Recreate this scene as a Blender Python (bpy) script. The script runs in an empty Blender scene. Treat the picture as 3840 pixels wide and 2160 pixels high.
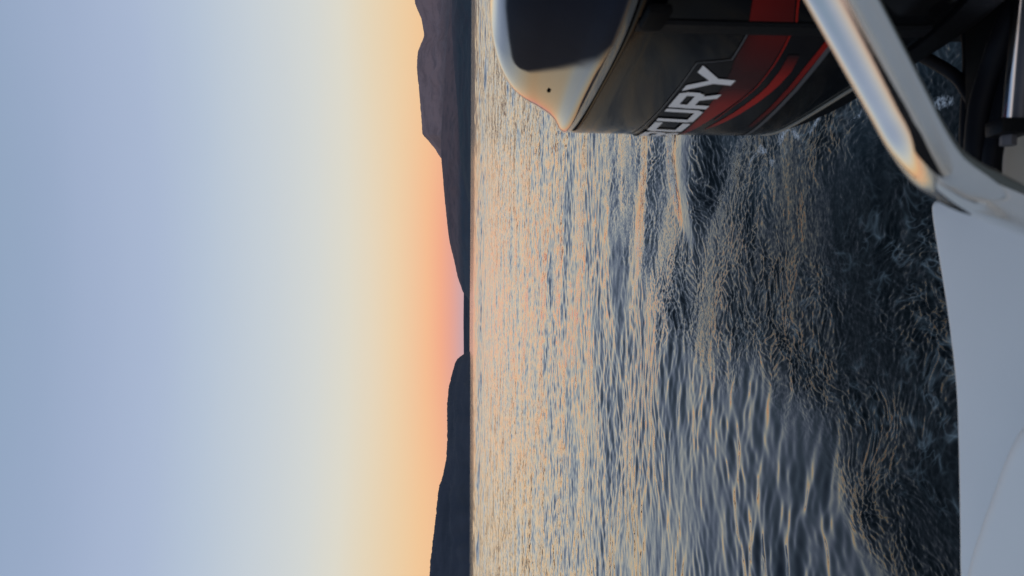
import bpy, bmesh, math, random
import numpy as np
from mathutils import Vector, Matrix

random.seed(4); rng = np.random.RandomState(7)
sc = bpy.context.scene
EYE = 1.10                                  # height of the lens over the water

# ------------------------------------------------------------------ camera (phone turned on its side: sky is at image left)
cam_d = bpy.data.cameras.new('camera'); cam = bpy.data.objects.new('camera', cam_d)
sc.collection.objects.link(cam); sc.camera = cam
cam_d.sensor_fit = 'HORIZONTAL'; cam_d.sensor_width = 36.0; cam_d.lens = 27.0
cam_d.clip_start = 0.02; cam_d.clip_end = 60000
cam_d.dof.use_dof = True; cam_d.dof.focus_distance = 9.0; cam_d.dof.aperture_fstop = 9.0
P = math.atan(42.3 / 768.0); EPS = 9 / 2160.0
vdir = Vector((0, math.cos(P), -math.sin(P))); up0 = Vector((0, math.sin(P), math.cos(P))); rt0 = Vector((1, 0, 0))
upv = (up0 - EPS * rt0).normalized(); rtv = (rt0 + EPS * up0).normalized()
M = Matrix.Identity(4)
for i in range(3):
    M[i][0] = -upv[i]; M[i][1] = rtv[i]; M[i][2] = -vdir[i]
M[2][3] = EYE
cam.matrix_world = M

# ------------------------------------------------------------------ world: clear dusk sky, sun already behind the hills
def lin(c):
    return tuple(((v / 255) / 12.92 if v <= 10 else (((v / 255) + 0.055) / 1.055) ** 2.4) for v in c)

world = bpy.data.worlds.new('World'); sc.world = world; world.use_nodes = True
wn, wl = world.node_tree.nodes, world.node_tree.links
wn.clear()
def wnode(t, **kw):
    n = wn.new(t)
    for k, v in kw.items(): setattr(n, k, v)
    return n
def wmath(op, a, b=None):
    n = wnode('ShaderNodeMath', operation=op)
    for i, q in enumerate((a, b)):
        if q is None: continue
        if isinstance(q, (int, float)): n.inputs[i].default_value = q
        else: wl.new(q, n.inputs[i])
    return n.outputs[0]
tc = wnode('ShaderNodeTexCoord'); sp = wnode('ShaderNodeSeparateXYZ'); wl.new(tc.outputs['Generated'], sp.inputs[0])
wm = wnode('ShaderNodeMapping'); wl.new(tc.outputs['Generated'], wm.inputs[0]); wm.inputs['Scale'].default_value = (1.6, 1.6, 9.0)
wnz = wnode('ShaderNodeTexNoise'); wl.new(wm.outputs[0], wnz.inputs['Vector']); wnz.inputs['Scale'].default_value = 1.3; wnz.inputs['Detail'].default_value = 3
elev0 = wmath('MULTIPLY', wmath('ARCSINE', sp.outputs['Z']), 180 / math.pi)
elev = wmath('MULTIPLY', elev0, wmath('ADD', 1.0, wmath('MULTIPLY', wmath('SUBTRACT', wnz.outputs['Fac'], 0.5), 0.10)))   # thin uneven haze
azim = wmath('MULTIPLY', wmath('ARCTAN2', sp.outputs['X'], sp.outputs['Y']), 180 / math.pi)
def wramp(fac, stops, top):
    n = wnode('ShaderNodeMapRange'); wl.new(fac, n.inputs['Value'])
    n.inputs['From Min'].default_value = 0; n.inputs['From Max'].default_value = top
    r = wnode('ShaderNodeValToRGB'); wl.new(n.outputs[0], r.inputs['Fac'])
    cr = r.color_ramp; cr.interpolation = 'LINEAR'
    while len(cr.elements) > 1: cr.elements.remove(cr.elements[0])
    cr.elements[0].position = stops[0][0] / top; cr.elements[0].color = (*lin(stops[0][1]), 1)
    for p_, c_ in stops[1:]:
        e = cr.elements.new(p_ / top); e.color = (*lin(c_), 1)
    return r.outputs['Color']
UPPER = [(9.0, (221, 217, 203)), (11.2, (211, 214, 211)), (14.8, (197, 206, 214)), (18.5, (181, 195, 213)), (22, (169, 184, 210)),
         (25.5, (160, 176, 204)), (28.5, (151, 169, 197)), (31.5, (143, 164, 190)), (45, (134, 155, 184)), (62, (108, 130, 162)), (90, (88, 110, 144))]
WEST = [(0, (186, 160, 172)), (0.5, (204, 166, 170)), (1.3, (230, 165, 148)), (2.1, (243, 173, 140)), (3.1, (245, 188, 146)),
        (4.3, (240, 199, 160)), (5.5, (236, 208, 172)), (7.2, (229, 214, 189))] + UPPER
SIDE = [(0, (236, 182, 148)), (2.0, (242, 192, 146)), (3.6, (241, 200, 154)), (5.0, (236, 206, 166)), (7.2, (228, 213, 186))] + UPPER
EAST = [(0, (150, 138, 142)), (6, (212, 190, 180)), (14, (206, 195, 190)), (28, (186, 190, 196)), (45, (136, 156, 184)), (62, (108, 130, 162)), (90, (88, 110, 144))]
cw, cs, ce = wramp(elev, WEST, 90), wramp(elev, SIDE, 90), wramp(elev, EAST, 90)
def wsmooth(v, a, b):
    n = wnode('ShaderNodeMapRange', interpolation_type='SMOOTHSTEP'); wl.new(v, n.inputs['Value'])
    n.inputs['From Min'].default_value = a; n.inputs['From Max'].default_value = b
    return n.outputs[0]
def wmix(f, a, b):
    n = wnode('ShaderNodeMix', data_type='RGBA'); wl.new(f, n.inputs[0]); wl.new(a, n.inputs[6]); wl.new(b, n.inputs[7]); return n.outputs[2]
absaz = wmath('ABSOLUTE', wmath('ADD', azim, 0.5))
csk = wmix(wsmooth(absaz, 3.0, 20.0), cw, cs)
csk = wmix(wsmooth(absaz, 60.0, 150.0), csk, ce)
bg = wnode('ShaderNodeBackground'); wl.new(csk, bg.inputs['Color']); bg.inputs['Strength'].default_value = 1.0
wo = wnode('ShaderNodeOutputWorld'); wl.new(bg.outputs[0], wo.inputs['Surface'])

sc.view_settings.view_transform = 'Standard'; sc.view_settings.look = 'None'
sc.view_settings.exposure = 0.0; sc.view_settings.gamma = 1.0
sc.cycles.max_bounces = 8; sc.cycles.use_denoising = True
sc.cycles.sample_clamp_indirect = 4.0

# ------------------------------------------------------------------ helpers
def tag(o, label=None, cat=None, group=None, kind=None):
    for k, v in (('label', label), ('category', cat), ('group', group), ('kind', kind)):
        if v: o[k] = v
    return o

def empty(name, loc):
    o = bpy.data.objects.new(name, None); sc.collection.objects.link(o); o.location = loc; o.empty_display_size = 0.1
    return o

def mesh_obj(name, verts, faces, mat, parent=None, smooth=True):
    me = bpy.data.meshes.new(name); me.from_pydata([tuple(map(float, v)) for v in verts], [], faces); me.update()
    if smooth: me.polygons.foreach_set('use_smooth', [True] * len(me.polygons))
    if mat: me.materials.append(mat)
    o = bpy.data.objects.new(name, me); sc.collection.objects.link(o)
    if parent: o.parent = parent
    return o

class MB:
    """collects shapes and builds ONE mesh object"""
    def __init__(s): s.v = []; s.f = []
    def add(s, v, f):
        k = len(s.v); s.v += [tuple(map(float, q)) for q in v]; s.f += [tuple(i + k for i in q) for q in f]
    def tube(s, pts, rad, n=20, sub=6, cap=True):
        pts = [Vector(p) for p in pts]
        q = []
        if len(pts) > 2 and sub > 1:
            ext = [pts[0] * 2 - pts[1]] + pts + [pts[-1] * 2 - pts[-2]]
            for i in range(1, len(ext) - 2):
                a, b, c, d = ext[i - 1:i + 3]
                for k in range(sub):
                    t = k / sub
                    q.append(0.5 * ((2 * b) + (c - a) * t + (2 * a - 5 * b + 4 * c - d) * t * t + (3 * b - a - 3 * c + d) * t ** 3))
            q.append(pts[-1])
        else: q = pts
        rads = rad if isinstance(rad, (list, tuple)) else [rad] * len(q)
        t0 = (q[1] - q[0]).normalized(); nrm = t0.orthogonal().normalized()
        v, f = [], []
        for i, p in enumerate(q):
            t = (q[min(i + 1, len(q) - 1)] - q[max(i - 1, 0)]).normalized()
            nrm = (nrm - t * nrm.dot(t)).normalized(); b = t.cross(nrm)
            for k in range(n):
                a = 2 * math.pi * k / n
                v.append(p + (nrm * math.cos(a) + b * math.sin(a)) * rads[i])
        for i in range(len(q) - 1):
            for k in range(n):
                f.append((i * n + k, i * n + (k + 1) % n, (i + 1) * n + (k + 1) % n, (i + 1) * n + k))
        if cap:
            f.append(tuple(range(n - 1, -1, -1))); f.append(tuple((len(q) - 1) * n + k for k in range(n)))
        s.add(v, f)
    def box(s, c, size, rot=None, bev=0.004):
        bm = bmesh.new(); bmesh.ops.create_cube(bm, size=1.0)
        bmesh.ops.scale(bm, vec=Vector(size), verts=bm.verts)
        if bev: bmesh.ops.bevel(bm, geom=list(bm.edges), offset=bev, segments=2, affect='EDGES', profile=0.5)
        mm = Matrix.Translation(Vector(c)) @ (rot.to_4x4() if rot else Matrix.Identity(4))
        bm.transform(mm); bm.verts.ensure_lookup_table()
        for i, v_ in enumerate(bm.verts): v_.index = i
        s.add([v_.co.copy() for v_ in bm.verts], [tuple(v_.index for v_ in fc.verts) for fc in bm.faces]); bm.free()
    def loft(s, loops, cap0=True, cap1=True):
        n = len(loops[0]); v = [p for L in loops for p in L]; f = []
        for i in range(len(loops) - 1):
            for k in range(n):
                f.append((i * n + k, i * n + (k + 1) % n, (i + 1) * n + (k + 1) % n, (i + 1) * n + k))
        if cap0: f.append(tuple(range(n - 1, -1, -1)))
        if cap1: f.append(tuple((len(loops) - 1) * n + k for k in range(n)))
        s.add(v, f)
    def build(s, name, mat, parent=None, smooth=True, angle=40):
        o = mesh_obj(name, s.v, s.f, mat, parent, smooth)
        if smooth:
            try: o.data.set_sharp_from_angle(angle=math.radians(angle))
            except Exception: pass
        return o

class Mat:
    def __init__(s, name):
        s.m = bpy.data.materials.new(name); s.m.use_nodes = True
        s.n, s.l = s.m.node_tree.nodes, s.m.node_tree.links
        s.b = s.n['Principled BSDF']
    def node(s, t, **kw):
        x = s.n.new(t)
        for k, v in kw.items(): setattr(x, k, v)
        return x
    def set(s, **kw):
        for k, v in kw.items():
            i = s.b.inputs[k.replace('_', ' ')]
            if hasattr(v, 'is_linked'): s.l.new(v, i)
            else: i.default_value = (*v, 1) if isinstance(v, tuple) and len(v) == 3 else v
        return s
    def coord(s, scale=(1, 1, 1), kind='Object'):
        t = s.node('ShaderNodeTexCoord'); m = s.node('ShaderNodeMapping'); s.l.new(t.outputs[kind], m.inputs[0])
        m.inputs['Scale'].default_value = scale; return m.outputs[0]
    def noise(s, co, scale, detail=4, rough=0.55, out='Fac', dist=0.0):
        x = s.node('ShaderNodeTexNoise'); s.l.new(co, x.inputs['Vector'])
        x.inputs['Scale'].default_value = scale; x.inputs['Detail'].default_value = detail; x.inputs['Roughness'].default_value = rough
        x.inputs['Distortion'].default_value = dist
        return x.outputs[out]
    def ramp(s, fac, stops):
        r = s.node('ShaderNodeValToRGB'); s.l.new(fac, r.inputs['Fac']); cr = r.color_ramp
        while len(cr.elements) > 1: cr.elements.remove(cr.elements[0])
        for i, (p_, c_) in enumerate(stops):
            e = cr.elements[0] if i == 0 else cr.elements.new(p_)
            e.position = p_; e.color = (*c_, 1) if isinstance(c_, tuple) else (c_, c_, c_, 1)
        return r.outputs['Color']
    def mix(s, f, a, b):
        x = s.node('ShaderNodeMix', data_type='RGBA')
        for i, q in ((0, f), (6, a), (7, b)):
            if hasattr(q, 'is_linked'): s.l.new(q, x.inputs[i])
            else: x.inputs[i].default_value = (*q, 1) if isinstance(q, tuple) else q
        return x.outputs[2]
    def math(s, op, a, b=None, c=None):
        x = s.node('ShaderNodeMath', operation=op)
        for i, q in enumerate((a, b, c)):
            if q is None: continue
            if isinstance(q, (int, float)): x.inputs[i].default_value = q
            else: s.l.new(q, x.inputs[i])
        return x.outputs[0]
    def bump(s, h, strength, dist, prev=None):
        x = s.node('ShaderNodeBump'); s.l.new(h, x.inputs['Height'])
        if hasattr(strength, 'is_linked'): s.l.new(strength, x.inputs['Strength'])
        else: x.inputs['Strength'].default_value = strength
        x.inputs['Distance'].default_value = dist
        if prev: s.l.new(prev, x.inputs['Normal'])
        return x.outputs[0]

# ------------------------------------------------------------------ noise in numpy (for water and hills)
_perm = np.concatenate([rng.permutation(512)] * 3)
_ga = rng.uniform(0, 2 * np.pi, 512); _gx, _gy = np.cos(_ga), np.sin(_ga)
def perlin(x, y):
    xi = np.floor(x).astype(np.int64); yi = np.floor(y).astype(np.int64); xf = x - xi; yf = y - yi
    xi &= 511; yi &= 511
    u = xf * xf * xf * (xf * (xf * 6 - 15) + 10); w = yf * yf * yf * (yf * (yf * 6 - 15) + 10)
    def g(ix, iy, dx, dy):
        h = _perm[_perm[ix & 511] + (iy & 511)] & 511
        return _gx[h] * dx + _gy[h] * dy
    a = g(xi, yi, xf, yf); b = g(xi + 1, yi, xf - 1, yf); c = g(xi, yi + 1, xf, yf - 1); d = g(xi + 1, yi + 1, xf - 1, yf - 1)
    return ((a + (b - a) * u) * (1 - w) + (c + (d - c) * u) * w) * 1.5
def fbm(x, y, o=4, lac=2.03, gain=0.5):
    s = 0; a = 1
    for i in range(o):
        s = s + a * perlin(x + 17.3 * i, y - 9.1 * i); x = x * lac; y = y * lac; a *= gain
    return s
def sstep(a, b, x):
    t = np.clip((x - a) / (b - a), 0, 1); return t * t * (3 - 2 * t)

# ------------------------------------------------------------------ water: one sheet from under the boat to the horizon
W = Mat('sea_water'); FAR_TILT = 0.38; FAR_SLOPE = 0.0100
def make_water_material():
    geo = W.node('ShaderNodeNewGeometry'); pos = geo.outputs['Position']
    ln = W.node('ShaderNodeVectorMath', operation='LENGTH'); W.l.new(pos, ln.inputs[0]); dist = ln.outputs['Value']
    at = W.node('ShaderNodeAttribute', attribute_name='foam'); foam = at.outputs['Fac']
    at2 = W.node('ShaderNodeAttribute', attribute_name='churn'); churn = at2.outputs['Fac']
    def rng_(f0, f1, v=None):
        n_ = W.node('ShaderNodeMapRange', interpolation_type='SMOOTHSTEP'); W.l.new(v or dist, n_.inputs['Value'])
        n_.inputs['From Min'].default_value = f0; n_.inputs['From Max'].default_value = f1
        return n_.outputs[0]
    def tilt(scale, sx, detail, amount, prev):
        """adds the slopes of wavelets too small for the sheet's own facets"""
        mp = W.node('ShaderNodeMapping'); W.l.new(pos, mp.inputs[0]); mp.inputs['Scale'].default_value = (sx, 1, 1)
        c_ = W.noise(mp.outputs[0], scale, detail, 0.5, out='Color')
        s1 = W.node('ShaderNodeVectorMath', operation='SUBTRACT'); W.l.new(c_, s1.inputs[0]); s1.inputs[1].default_value = (0.5, 0.5, 0.5)
        s2 = W.node('ShaderNodeVectorMath', operation='MULTIPLY'); W.l.new(s1.outputs[0], s2.inputs[0]); s2.inputs[1].default_value = (0.8, 1.2, 0)
        s3 = W.node('ShaderNodeVectorMath', operation='SCALE'); W.l.new(s2.outputs[0], s3.inputs[0])
        if hasattr(amount, 'is_linked'): W.l.new(amount, s3.inputs['Scale'])
        else: s3.inputs['Scale'].default_value = amount
        s4 = W.node('ShaderNodeVectorMath', operation='ADD'); W.l.new(prev, s4.inputs[0]); W.l.new(s3.outputs[0], s4.inputs[1])
        return s4.outputs[0]
    patches = W.noise(pos, 0.11, 2, 0.5)
    streak = W.node('ShaderNodeMapping'); W.l.new(pos, streak.inputs[0]); streak.inputs['Scale'].default_value = (0.10, 0.9, 1)
    streaks = W.noise(streak.outputs[0], 0.35, 3, 0.6)
    amp = W.math('MULTIPLY', W.math('MULTIPLY_ADD', patches, 0.7, 0.65), W.math('MULTIPLY_ADD', streaks, 1.2, 0.4))
    nv = tilt(11.0, 0.75, 2.0, W.math('MULTIPLY', W.math('MULTIPLY', W.math('MULTIPLY', rng_(3.5, 9.0), W.math('SUBTRACT', 1.0, W.math('MULTIPLY', rng_(25, 90), 0.55))), FAR_TILT), amp), geo.outputs['Normal'])
    nv = tilt(26.0, 0.7, 2.0, W.math('MULTIPLY', W.math('MULTIPLY_ADD', rng_(2.0, 6.0), 0.07, 0.03), amp), nv)
    nv = tilt(75.0, 0.9, 2.0, W.math('MULTIPLY_ADD', churn, 0.30, 0.015), nv)
    nrm = W.node('ShaderNodeVectorMath', operation='NORMALIZE'); W.l.new(nv, nrm.inputs[0]); b2 = nrm.outputs[0]
    # broken white foam only where the sheet carries it
    fn = W.noise(pos, 85, 5, 0.75)
    f = W.math('MULTIPLY', foam, fn)
    fm = W.node('ShaderNodeMapRange', interpolation_type='SMOOTHSTEP'); W.l.new(f, fm.inputs['Value'])
    fm.inputs['From Min'].default_value = 0.36; fm.inputs['From Max'].default_value = 0.70
    deep = W.mix(churn, (0.003, 0.006, 0.008), (0.0012, 0.0042, 0.0052))
    milk = W.node('ShaderNodeAttribute', attribute_name='milk')
    deep = W.mix(milk.outputs['Fac'], deep, (0.035, 0.055, 0.065))
    stir = W.math('MULTIPLY', churn, W.math('SUBTRACT', 1.0, rng_(2.4, 4.8)))      # water full of fine bubbles mirrors less
    lac = W.node('ShaderNodeAttribute', attribute_name='lace')
    deep = W.mix(lac.outputs['Fac'], deep, (0.20, 0.25, 0.26))
    W.set(Base_Color=W.mix(fm.outputs[0], deep, (0.70, 0.73, 0.74)),
          Roughness=W.math('ADD', W.math('MULTIPLY_ADD', fm.outputs[0], 0.5, 0.05), W.math('ADD', W.math('MULTIPLY', rng_(12, 90), 0.22), W.math('MULTIPLY', churn, 0.04))), IOR=W.math('MULTIPLY_ADD', stir, -0.160, 1.333), Coat_Weight=W.math('SUBTRACT', W.math('SUBTRACT', 1.0, stir), W.math('MULTIPLY', W.math('SUBTRACT', 1.0, rng_(1.7, 2.7)), 0.6)), Coat_Roughness=0.06, Coat_IOR=1.22)
    W.l.new(b2, W.b.inputs['Coat Normal'])
    W.l.new(b2, W.b.inputs['Normal'])
make_water_material()

def edge_x(y):      # starboard border of the churned wake, in metres, seen from above
    return np.interp(y, [0.8, 1.9, 2.37, 2.9, 3.4, 4.3, 5.2, 7, 12], [-1.0, -0.72, -0.55, -0.50, -0.45, -0.30, 0.05, 0.9, 2.6])

def water_height(x, y, r, dr):
    """height, churn, foam, milk at points of the sheet; waves shorter than the local mesh spacing are faded out (the bump takes over)"""
    h = np.zeros_like(x)
    near = r < 260
    X, Y, R, D = x[near], y[near], r[near], dr[near]
    wx = X + 0.10 * perlin(X * 0.9, Y * 0.9) + 0.03 * perlin(X * 3.1 + 5, Y * 3.1)
    wy = Y + 0.16 * perlin(X * 0.7 + 31, Y * 0.7 + 11) + 0.03 * perlin(X * 2.7 + 9, Y * 2.7 + 40)
    e = edge_x(Y)
    wob = 0.18 * perlin(X * 1.3 + 3, Y * 1.3) + 0.10 * perlin(X * 4 + 3, Y * 4)
    T = sstep(-0.10, 0.28, X - e + wob) * sstep(8.0, 4.4, Y + 0.5 * wob)
    T2 = sstep(0.2, 1.4, X - 0.12 * Y + 2 * wob) * sstep(3.5, 5.5, Y) * sstep(26, 11, Y)      # ruffled streaks further out, to port
    H = np.zeros_like(X)
    g = np.random.RandomState(11)
    calm = 1 - 0.75 * T
    patch = 0.65 + 0.7 * perlin(X * 0.55 + 7, Y * 0.55) + 0.35 * perlin(X * 1.7, Y * 1.7 + 3)
    patch = np.clip(patch, 0.15, 1.5)
    for i in range(64):
        lam = 0.045 * (0.30 / 0.045) ** g.rand()
        ang = math.radians(90 + g.normal(-6, 27)); k = 2 * math.pi / lam
        slope = 0.0185 * (0.55 + 0.9 * g.rand())
        a = slope / k
        ph = k * (wx * math.cos(ang) + wy * math.sin(ang)) + g.rand() * 6.28
        fade = np.clip(lam / (3.2 * D) - 0.3, 0, 1)
        H += a * np.sin(ph) * calm * patch * fade
    for lam, ang, a in ((1.5, 62, 0.0065), (1.05, 122, 0.0040), (0.8, 70, 0.0036), (2.3, 95, 0.008), (2.9, 55, 0.008)):
        k = 2 * math.pi / lam; an = math.radians(ang)
        H += a * np.sin(k * (wx * math.cos(an) + wy * math.sin(an)) + g.rand() * 6) * np.clip(lam / (3.2 * D) - 0.3, 0, 1)
    g2 = np.random.RandomState(23)
    far_amp = 0.22 + 0.38 * sstep(7, 18, R) + 2.0 * sstep(30, 90, R)
    far_patch = np.clip(0.75 + 0.8 * perlin(X * 0.06 + 3, Y * 0.10 + 9) + 0.5 * perlin(X * 0.03 + 3, Y * 0.35 + 9), 0.2, 1.7) 
    for i in range(60):
        lam = 0.22 * (8.0 / 0.22) ** (((i + g2.rand()) / 60) ** 1.1)
        an = math.radians(90 + g2.normal(0, 55)); k = 2 * math.pi / lam
        a = FAR_SLOPE * (0.6 + 0.8 * g2.rand()) / k
        H += a * np.sin(k * (wx * math.cos(an) + wy * math.sin(an)) + g2.rand() * 6.28) * np.clip(lam / (3.2 * D) - 0.3, 0, 1) * far_amp * far_patch * (1 - 0.6 * T)
    # fan of curved ripples running out from the wake
    for (cx0, cy0, lam, sl) in ((1.7, 9.5, 0.17, 0.060), (1.7, 9.5, 0.115, 0.045), (2.6, 8.0, 0.24, 0.040)):
        k = 2 * math.pi / lam; rr = np.hypot(wx - cx0, wy - cy0)
        H += sl / k * np.sin(k * rr) * (1 - T) * sstep(7.5, 5.0, Y) * np.clip(0.45 + 0.9 * perlin(X * 0.8 + cx0, Y * 0.8 + lam * 50), 0, 1.2) * np.clip(lam / (3.2 * D) - 0.3, 0, 1)
    # churned wake
    cx = X + 0.10 * perlin(X * 3.4, Y * 2.6 + 2) + 0.022 * perlin(X * 11, Y * 9 + 2); cy = Y + 0.10 * perlin(X * 3.4 + 8, Y * 2.6) + 0.03 * perlin(X * 11 + 8, Y * 9)
    def rid(f, o): return (1 - 2.2 * np.abs(perlin(cx * f * 1.45 + o, cy * f * 0.85 + 2 * o)))
    def fd(l): return np.clip(l / (3.2 * D) - 0.3, 0, 1)
    amp = 0.62 + 0.75 * perlin(X * 1.6 + 2, Y * 1.6) + 0.55 * perlin(X * 5.5 + 2, Y * 3.2 + 7)
    amp = np.clip(amp, 0.10, 1.6)
    def pn(f, o, sx=1.35): return perlin(cx * f * sx + o, cy * f + 2 * o)
    mid = sstep(2.5, 3.7, Y + 0.5 * perlin(X * 1.2, Y * 1.2 + 6))
    C = (0.013 * pn(2.1, 4) * fd(.4) + 0.0080 * pn(5.1, 3) * fd(.2)) * (0.6 + 0.4 * mid) + (0.0044 * pn(10.6, 7) * fd(.1) + 0.0056 * pn(21, 13) * fd(.05)) * (0.45 + 0.6 * mid) \
        + (0.0047 * pn(39, 5) * fd(.027) + 0.0024 * pn(70, 8) * fd(.014)) * (0.60 + 0.42 * mid)
    def lane(x0, y0, x1, y1, w0, w1, soft):
        dx, dy = x1 - x0, y1 - y0; L2 = dx * dx + dy * dy
        Xw = X + 0.05 * perlin(X * 3, Y * 3); Yw = Y + 0.07 * perlin(X * 2 + 4, Y * 2)
        t = ((Xw - x0) * dx + (Yw - y0) * dy) / L2; tc_ = np.clip(t, 0, 1)
        q = (Yw - (y0 + tc_ * dy)); w = w0 + (w1 - w0) * tc_
        return sstep(1.0 + soft, 1.0 - soft, np.abs(q) / w) * sstep(-0.12, 0.06, t), q
    P1, q1 = lane(0.22, 3.75, 0.70, 3.92, 0.06, 0.34, 0.35)
    P2, q2 = lane(-0.30, 5.35, 0.75, 4.75, 0.10, 0.16, 0.5)
    T = T * (1 - 0.90 * P1) * (1 - 0.8 * P2)
    H += C * T * amp
    def swell(q, x, x0, x1, w0, w1, a):
        w = w0 + (w1 - w0) * np.clip((x - x0) / (x1 - x0), 0, 1)
        return a * w / w1 * sstep(-2.5, -0.9, q / w) * sstep(1.25, -1.0, q / w) ** 0.8 * sstep(x0 - 0.15, x0 + 0.2, x)
    H += swell(q1, X, 0.22, 0.70, 0.06, 0.36, 0.074) + swell(q2, X, -0.30, 0.75, 0.14, 0.2, 0.030)
    S = (0.010 * rid(3.2, 21) * fd(.3) + 0.006 * rid(7.3, 27) * fd(.14) + 0.0035 * rid(14, 9) * fd(.07))
    H += S * T2 * (1 - T) * np.clip(0.5 + 1.1 * perlin(X * 0.35 + 1, Y * 1.5), 0, 1.4)
    # smooth bulges thrown up along the wake border
    def crest(px, py, ang, L, w, a):
        an = math.radians(ang); dx, dy = X - px, Y - py
        s = dx * math.cos(an) + dy * math.sin(an); t = -dx * math.sin(an) + dy * math.cos(an)
        t = t + 0.06 * perlin(X * 2 + px, Y * 2)
        return a * np.exp(-(s / L) ** 2 - (t / w) ** 2)
    H += crest(0.60, 5.9, 8, 0.9, 0.2, 0.015)
    H += crest(-0.62, 2.15, 118, 0.5, 0.10, 0.016)
    h[near] = H
    churn = np.zeros_like(x); churn[near] = np.clip(T + 0.5 * T2, 0, 1)
    foam = np.zeros_like(x); milk = np.zeros_like(x)
    # a broken line of white bubbles trails from the leg of the motor, with milky aerated water beside it
    fx = np.interp(Y, [1.6, 2.0, 2.3, 3.1, 3.4], [0.72, 0.57, 0.52, 0.475, 0.46])
    q = X - fx + 0.10 * perlin(X * 4, Y * 4)
    F = 1.1 * np.exp(-(q / 0.022) ** 2) * sstep(3.3, 2.9, Y) * (0.72 + 1.0 * perlin(X * 15, Y * 10))
    F += 1.1 * np.exp(-((X - 0.47) / 0.10) ** 2) * sstep(2.05, 1.85, Y) * (0.34 + 1.2 * perlin(X * 17, Y * 8))
    F += 0.55 * np.clip(perlin(X * 2.3 + 50, Y * 2.3), 0, 1) * T * sstep(0.18, 0.5, perlin(X * 11, Y * 11)) * sstep(3.6, 2.6, Y)
    foam[near] = np.clip(F, 0, 1)
    milk[near] = np.clip(np.exp(-((X - fx - 0.06) / 0.26) ** 2) * sstep(3.8, 2.8, Y) * (0.5 + 0.9 * perlin(X * 3 + 1, Y * 3)), 0, 1)
    # lace of fine bubbles drawn out over the dark water close to the stern
    def vein(f, o): return 1 - np.abs(perlin(cx * f * 1.25 + o + 0.5 * perlin(X * f * .6, Y * f * .6 + o), cy * f * 0.8 + 3 * o)) * 3.2
    Lc = np.clip(vein(7, 3), 0, 1) ** 4 * 0.5 + np.clip(vein(15, 11), 0, 1) ** 3 * 0.7 + np.clip(vein(31, 19), 0, 1) ** 2.5 * 0.6
    Lc *= np.clip(0.35 + 1.1 * perlin(X * 2.1 + 60, Y * 1.5), 0, 1) * (0.15 + 0.85 * sstep(-0.15, 0.35, perlin(X * 19, Y * 12 + 4)))
    lace = np.zeros_like(x); lace[near] = np.clip(Lc, 0, 1) * sstep(-0.1, 0.35, X - e + wob) * sstep(3.6, 2.5, Y)
    return h, churn, foam, milk, lace

def build_water():
    rad = [0.6]
    while rad[-1] < 14000:
        r_ = rad[-1]
        rad.append(r_ + (max(0.0036, r_ * r_ * (0.45 if r_ < 8 else 0.3 if r_ < 20 else 0.12 if r_ < 40 else 0.05) / 845) if r_ < 260 else r_ * 0.22))
    rad = np.array(rad)
    dense = np.radians(np.arange(-32, 32.001, 0.055)); coarse = np.radians(np.arange(35, 325.1, 5.0))
    ang = np.concatenate([dense, coarse]); na, nr = len(ang), len(rad)
    R, A = np.meshgrid(rad, ang, indexing='ij')
    dr = np.gradient(rad)[:, None] * np.ones((1, na)); da = np.abs(np.where(np.arange(na) < len(dense), math.radians(0.055), math.radians(5)))[None, :] * R
    D = np.maximum(dr * 0.75, da)
    x = (R * np.sin(A)).ravel(); y = (R * np.cos(A)).ravel(); r = R.ravel()
    h, churn, foam, milk, lace = water_height(x, y, r, D.ravel())
    co = np.stack([x, y, h], 1).astype(np.float32)
    co = np.vstack([co, [[0, 0, 0]]]).astype(np.float32)
    i = np.arange(nr - 1)[:, None] * na; j = np.arange(na)[None, :]; j2 = (j + 1) % na
    quads = np.stack([i + j, i + na + j, i + na + j2, i + j2], -1).reshape(-1, 4)
    quads = quads[:, ::-1]
    jj = np.arange(na); tris = np.stack([np.full(na, nr * na), (jj + 1) % na, jj], 1)
    me = bpy.data.meshes.new('water')
    nq, nt = len(quads), len(tris)
    me.vertices.add(len(co)); me.vertices.foreach_set('co', co.ravel())
    me.loops.add(nq * 4 + nt * 3); me.loops.foreach_set('vertex_index', np.concatenate([quads.ravel(), tris.ravel()]).astype(np.int32))
    me.polygons.add(nq + nt)
    me.polygons.foreach_set('loop_start', np.concatenate([np.arange(nq) * 4, nq * 4 + np.arange(nt) * 3]).astype(np.int32))
    me.polygons.foreach_set('use_smooth', np.ones(nq + nt, dtype=bool))
    me.update(calc_edges=True); me.validate()
    for nm, arr in (('foam', foam), ('churn', churn), ('milk', milk), ('lace', lace)):
        a = me.attributes.new(nm, 'FLOAT', 'POINT'); a.data.foreach_set('value', np.append(arr, 0).astype(np.float32))
    me.materials.append(W.m)
    o = bpy.data.objects.new('water', me); sc.collection.objects.link(o)
    # normals must look up
    if me.polygons[0].normal.z < 0: me.flip_normals()
    tag(o, 'rippled sea at dusk with a dark churned wake behind the boat', 'water', kind='structure')
build_water()

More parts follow.
